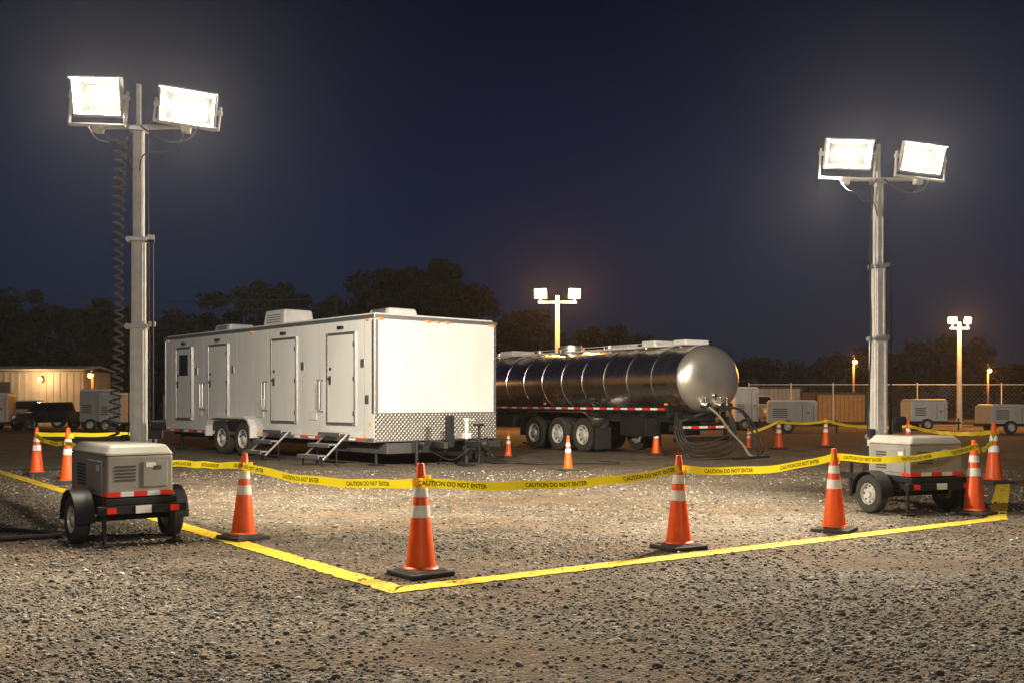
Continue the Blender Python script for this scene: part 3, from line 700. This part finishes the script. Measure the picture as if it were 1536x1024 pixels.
# ------------------------------------------------------------ background buildings, fence, equipment
def shed():
    g=group('metal_shed',T(-37.5,59.5,0))
    B(g,'walls',SHED).box((6,2,1.62),(12,4,3.24)).done()
    b=B(g,'wall_ribs',SHED)
    for x in np.arange(.15,12,.4): b.box((float(x),-.02,1.6),(.12,.05,3.1))
    b.done()
    B(g,'roof',SEAM).prism([(-.3,3.26),(2,3.5),(4.3,3.26),(4.3,3.34),(2,3.6),(-.3,3.36)],-.2,12.2).done()
    B(g,'roller_door',DGREY).box((6.5,-.06,1.3),(2.4,.05,2.6)).done()
    B(g,'wall_lamp',BULB,smooth=True).sph((9.6,-.35,2.75),.13).done()
    B(g,'wall_lamp_arm',BLK).box((9.6,-.15,2.9),(.08,.35,.08)).done()
    point('wall_lamp_light',g,(9.6,-1.2,2.8),170,(1,.6,.26),.08)
shed()
def pickup(x,y,rot,s=1,paint=TRUCKP):
    g=group('pickup_truck',T(x,y,0)@RZ(rot)@Matrix.Scale(s,4))
    prof=[(-2.6,.45),(-2.65,.8),(-2.5,1.0),(-1.2,1.1),(-.55,1.65),(.75,1.68),(.95,1.1),(2.6,1.1),(2.65,.5)]
    B(g,'body',paint,bev=.04).prism(prof,-.92,.92).done()
    B(g,'windows',GLASSD).prism([(-1.05,1.14),(-.52,1.59),(.66,1.60),(.80,1.14)],-.935,.935).box((0,-.90,1.37),(1.5,.02,.55),RX(-49)).done()
    B(g,'grille',CHROME,bev=.01).box((0,-2.64,.75),(1.3,.06,.25)).box((0,-2.68,.5),(1.8,.12,.16)).done()
    B(g,'headlights',REFL).box((-.75,-2.62,.82),(.3,.06,.16)).box((.75,-2.62,.82),(.3,.06,.16)).done()
    for yy in (-1.7,1.7):
        wheel(g,T(-.85,yy,.38),.38,.24); wheel(g,T(.85,yy,.38)@RZ(180),.38,.24)
pickup(-23.4,51,-40,.85); pickup(-26.6,55,-70,.9,mat('truck_silver',(.25,.25,.25),.3,.5)); pickup(13.9,58.5,20,1.1,mat('truck_white',(.45,.45,.44),.3))
def unit(x,y,w,d,h,rot=0,m=CREAM,z=.45,name='portable_generator'):
    g=group(name,T(x,y,0)@RZ(rot))
    B(g,'cabinet',m,bev=.04).box((0,0,z+h/2),(w,d,h)).done()
    B(g,'lid',WHITE2,bev=.04).frus((0,0,z+h+.002),(w+.04,d+.04),(w*.9,d*.85),.12).done()
    b=B(g,'louvres',DGREY)
    for k in range(5): b.box((-w*.25,-d/2-.005,z+h*.3+.09*k),(w*.3,.02,.04))
    b.box((w*.2,-d/2-.004,z+h*.5),(.02,.012,h*.8)).box((w*.42,-d/2-.004,z+h*.5),(.02,.012,h*.8)).box((w*.31,-d/2-.02,z+h*.5),(.06,.03,.1))
    b.done()
    B(g,'skid',BLK).box((0,0,z-.06),(w+.1,d,.1)).box((w/2+.5,0,z-.1),(1.0,.1,.1)).cyl((w/2+.9,0,0),(w/2+.9,0,.6),.04).done()
    wheel(g,T(-.1*w,-d/2-.1,.3)@RZ(90),.3,.2)
    wheel(g,T(-.1*w,d/2+.1,.3)@RZ(-90),.3,.2)
    return g
unit(13.0,46.5,2.2,1.3,.95,-12); unit(21.0,51,1.9,1.2,1.0,5,WHITE2); unit(22.4,45.5,2.1,1.3,.75,8); unit(11.6,50,1.2,1.2,1.6,0,WHITE2)
unit(-25.3,49,1.5,1.3,1.3,10,CREAM); unit(-20.6,50,1.5,1.3,1.5,0,GREYP); unit(-19.0,48,1.2,1.0,1.3,-12,CREAM); unit(-17.0,52,1.8,1.4,1.3,0,GREYP)
def container(x,y,rot,m,L_=6,H_=2.5):
    g=group('shipping_container',T(x,y,0)@RZ(rot))
    B(g,'shell',m).box((0,0,H_/2),(L_,2.4,H_)).done()
    b=B(g,'corrugation',m,bev=.01)
    for k in np.arange(-L_/2+.2,L_/2-.1,.28): b.box((float(k),-1.22,H_/2),(.13,.06,H_-.3))
    b.done()
    B(g,'frame',BLK).box((0,-1.23,H_-.06),(L_+.05,.1,.12)).box((0,-1.23,.08),(L_+.05,.1,.16)).box((-L_/2,-1.23,H_/2),(.12,.1,H_-.28)).box((L_/2,-1.23,H_/2),(.12,.1,H_-.28)).done()
container(20.6,64,3,BRICKP,3.2,2.0); container(17.3,66,-4,GREYP,3.0,2.4)
def fence():
    g=group('chain_link_fence',T(0,0,0))
    x0,x1,y=13.5,36,57.0; h=2.4
    b=B(g,'posts_and_rails',GALV,smooth=True)
    x=x0
    while x<=x1: b.cyl((x,y,0),(x,y,h+.1),.03,seg=8); x+=2.4
    b.cyl((x0,y,h),(x1,y,h),.02,seg=8).cyl((x0,y,.08),(x1,y,.08),.012,seg=6); b.done()
    vs=[];fs=[];sp=.24;w=.004
    x=x0-h
    while x<x1:
        for s in (1,-1):
            a=(x,0) if s==1 else (x+h,0); c=(x+h,h) if s==1 else (x,h)
            (ax,az),(cx,cz)=a,c
            lo=(x0-ax)/(cx-ax); hi=(x1-ax)/(cx-ax)
            if lo>hi: lo,hi=hi,lo
            t0=max(0,lo);t1=min(1,hi)
            if t0<t1:
                p=(ax+(cx-ax)*t0,az+(cz-az)*t0); q=(ax+(cx-ax)*t1,az+(cz-az)*t1); i=len(vs)
                vs+= [(p[0]-w,y+.01*s,p[1]+.03),(p[0]+w,y+.01*s,p[1]+.03),(q[0]+w,y+.01*s,q[1]+.03),(q[0]-w,y+.01*s,q[1]+.03)]; fs.append((i,i+1,i+2,i+3))
        x+=sp
    me=bpy.data.meshes.new('wire_mesh'); me.from_pydata(vs,[],fs); me.materials.append(WIRE)
    o=bpy.data.objects.new('wire_mesh',me); col.objects.link(o); o.parent=g
fence()
g=group('utility_pole',T(-11.6,66,0))
B(g,'pole',BARK,smooth=True).cyl((0,0,0),(0,0,8.6),.15,.10).box((0,0,8.1),(1.8,.1,.12)).done()
b=B(g,'wires',BLK)
for dz,dx in ((8.2,-.8),(8.2,.8),(7.6,0)):
    b.tube([(dx-40*u,-6*u,dz+1.6*u-3.6*u*(1-u)) for u in np.linspace(0,1,24)],.018,5)
b.done()

# ------------------------------------------------------------ trees
def leaves(centers,radii,n_per,size):
    C=np.repeat(centers,n_per,0); Rr=np.repeat(radii,n_per); n=len(C)
    d=rng.normal(size=(n,3)); d/=np.linalg.norm(d,axis=1)[:,None]
    P=C+d*(Rr*rng.random(n)**.45)[:,None]*np.array([1,1,.75])
    a=rng.normal(size=(n,3)); a/=np.linalg.norm(a,axis=1)[:,None]
    b=np.cross(a,rng.normal(size=(n,3))); b/=np.linalg.norm(b,axis=1)[:,None]
    s=size*rng.uniform(.6,1.4,n)[:,None]
    V=np.stack([P-a*s,P+b*s*.55,P+a*s,P-b*s*.55],1).reshape(-1,3)
    return V,np.arange(len(V))
def tree(x,y,h,w):
    g=group('tree',T(x,y,0))
    b=B(g,'trunk',BARK,smooth=True); th=h*.38
    b.cyl((0,0,0),(0,0,th),.028*h,.018*h,seg=9)
    k=int(16+h*1.8); cs=[];rs=[]
    for i in range(k):
        u=random.random(); z=h*(.22+.70*u**.85); rad=w*math.sqrt(max(.06,1-((z/h-.55)/.46)**2))
        t=random.random()*6.283; rr=rad*random.random()**.55
        c=(rr*math.cos(t),rr*math.sin(t),z); cs.append(c); rs.append(h*random.uniform(.07,.125))
        if i%3==0:
            m=(c[0]*.45,c[1]*.45,th+(c[2]-th)*.45)
            b.cyl((0,0,th*.9),m,.010*h,.007*h,seg=6).cyl(m,c,.007*h,.002*h,seg=5)
    cs.append((random.uniform(-.2,.2)*w,0,h*.93)); rs.append(h*.07)
    b.done()
    V,F=leaves(np.array(cs),np.array(rs),230,.15)
    numesh('foliage',V,4,F,LEAF,g)
for x,y,h,w in [(-5.4,66,11.0,3.1),(-8.7,67,10.6,2.8),(-2.2,67,9.2,2.6),(-11.8,68,8.6,2.6),(-17.5,68,9.8,3.5),(-15.0,70,9.1,2.8),(-20.5,68,9.0,2.8),(-23.5,70,7.6,2.6),
                (-33.0,70,9.4,3.6),(-37,71,9.5,3.4),(-29.4,71,8.9,3.0),(.8,68,7.8,2.5),(-26.2,68,8.0,2.6),(6.0,68,6.6,2.5),(3.5,70,6.4,2.3),(8.5,70,5.9,2.4),(-4.0,69,9.8,2.6),(-7.0,70,10.9,3.0)]:
    tree(x,y,h,w)
cs=[];rs=[]
for i in range(1600):
    x=random.uniform(-75,85); top=(5.4+1.1*math.sin(x*.21)+.7*math.sin(x*.63+1)+.5*math.sin(x*1.7))+(1.9 if x<0 else 0)
    z=top*random.random()**.6; cs.append((x,random.uniform(88,96),z)); rs.append(random.uniform(.6,1.3))
V,F=leaves(np.array(cs),np.array(rs),85,.26)
numesh('distant_treeline',V,4,F,LEAFD)

# ------------------------------------------------------------ night haze (thin volume added so the lamps get a glow)
hm=bpy.data.materials.new('haze'); hm.use_nodes=True; nt=hm.node_tree; nt.nodes.clear()
vs=nt.nodes.new('ShaderNodeVolumeScatter'); vs.inputs['Density'].default_value=.00028; vs.inputs['Anisotropy'].default_value=.72; vs.inputs['Color'].default_value=(.95,.97,1,1)
ou=nt.nodes.new('ShaderNodeOutputMaterial'); nt.links.new(vs.outputs[0],ou.inputs['Volume'])
B(None,'haze',hm).box((0,34,9.9),(110,100,20)).done()

# ------------------------------------------------------------ sky + fill lamp added behind the camera to light the fronts
w=bpy.data.worlds.new('World'); S.world=w; w.use_nodes=True
nt=w.node_tree; N=nt.nodes; L=nt.links; bg=N['Background']
tc=N.new('ShaderNodeTexCoord'); sp=N.new('ShaderNodeSeparateXYZ'); L.new(tc.outputs['Generated'],sp.inputs[0])
r=N.new('ShaderNodeValToRGB'); cr=r.color_ramp
els=[(0,(.009,.012,.017)),(.02,(.0095,.0135,.023)),(.10,(.0060,.0125,.032)),(.20,(.0024,.0080,.032)),(.36,(.0004,.0026,.0145)),(1,(.0003,.0010,.005))]
while len(cr.elements)<len(els): cr.elements.new(.5)
for e,(p,c) in zip(cr.elements,els): e.position=p; e.color=(*c,1)
L.new(sp.outputs['Z'],r.inputs['Fac']); L.new(r.outputs['Color'],bg.inputs['Color']); bg.inputs['Strength'].default_value=1
sl=bpy.data.lights.new('front_fill','SUN'); sl.energy=.46; sl.angle=math.radians(8); sl.color=(1,.90,.77)
so=bpy.data.objects.new('front_fill',sl); col.objects.link(so); so.rotation_euler=Vector((-.25,.95,-.45)).to_track_quat('-Z','Y').to_euler()

# ------------------------------------------------------------ camera
cam=bpy.data.cameras.new('camera'); co=bpy.data.objects.new('camera',cam); col.objects.link(co)
co.location=(0,0,1.5); co.rotation_euler=(math.radians(90),0,0); cam.sensor_width=36; cam.lens=35.16; cam.shift_y=.0573; cam.clip_end=2000
S.camera=co
S.view_settings.view_transform='Standard'; S.view_settings.look='None'; S.view_settings.exposure=0
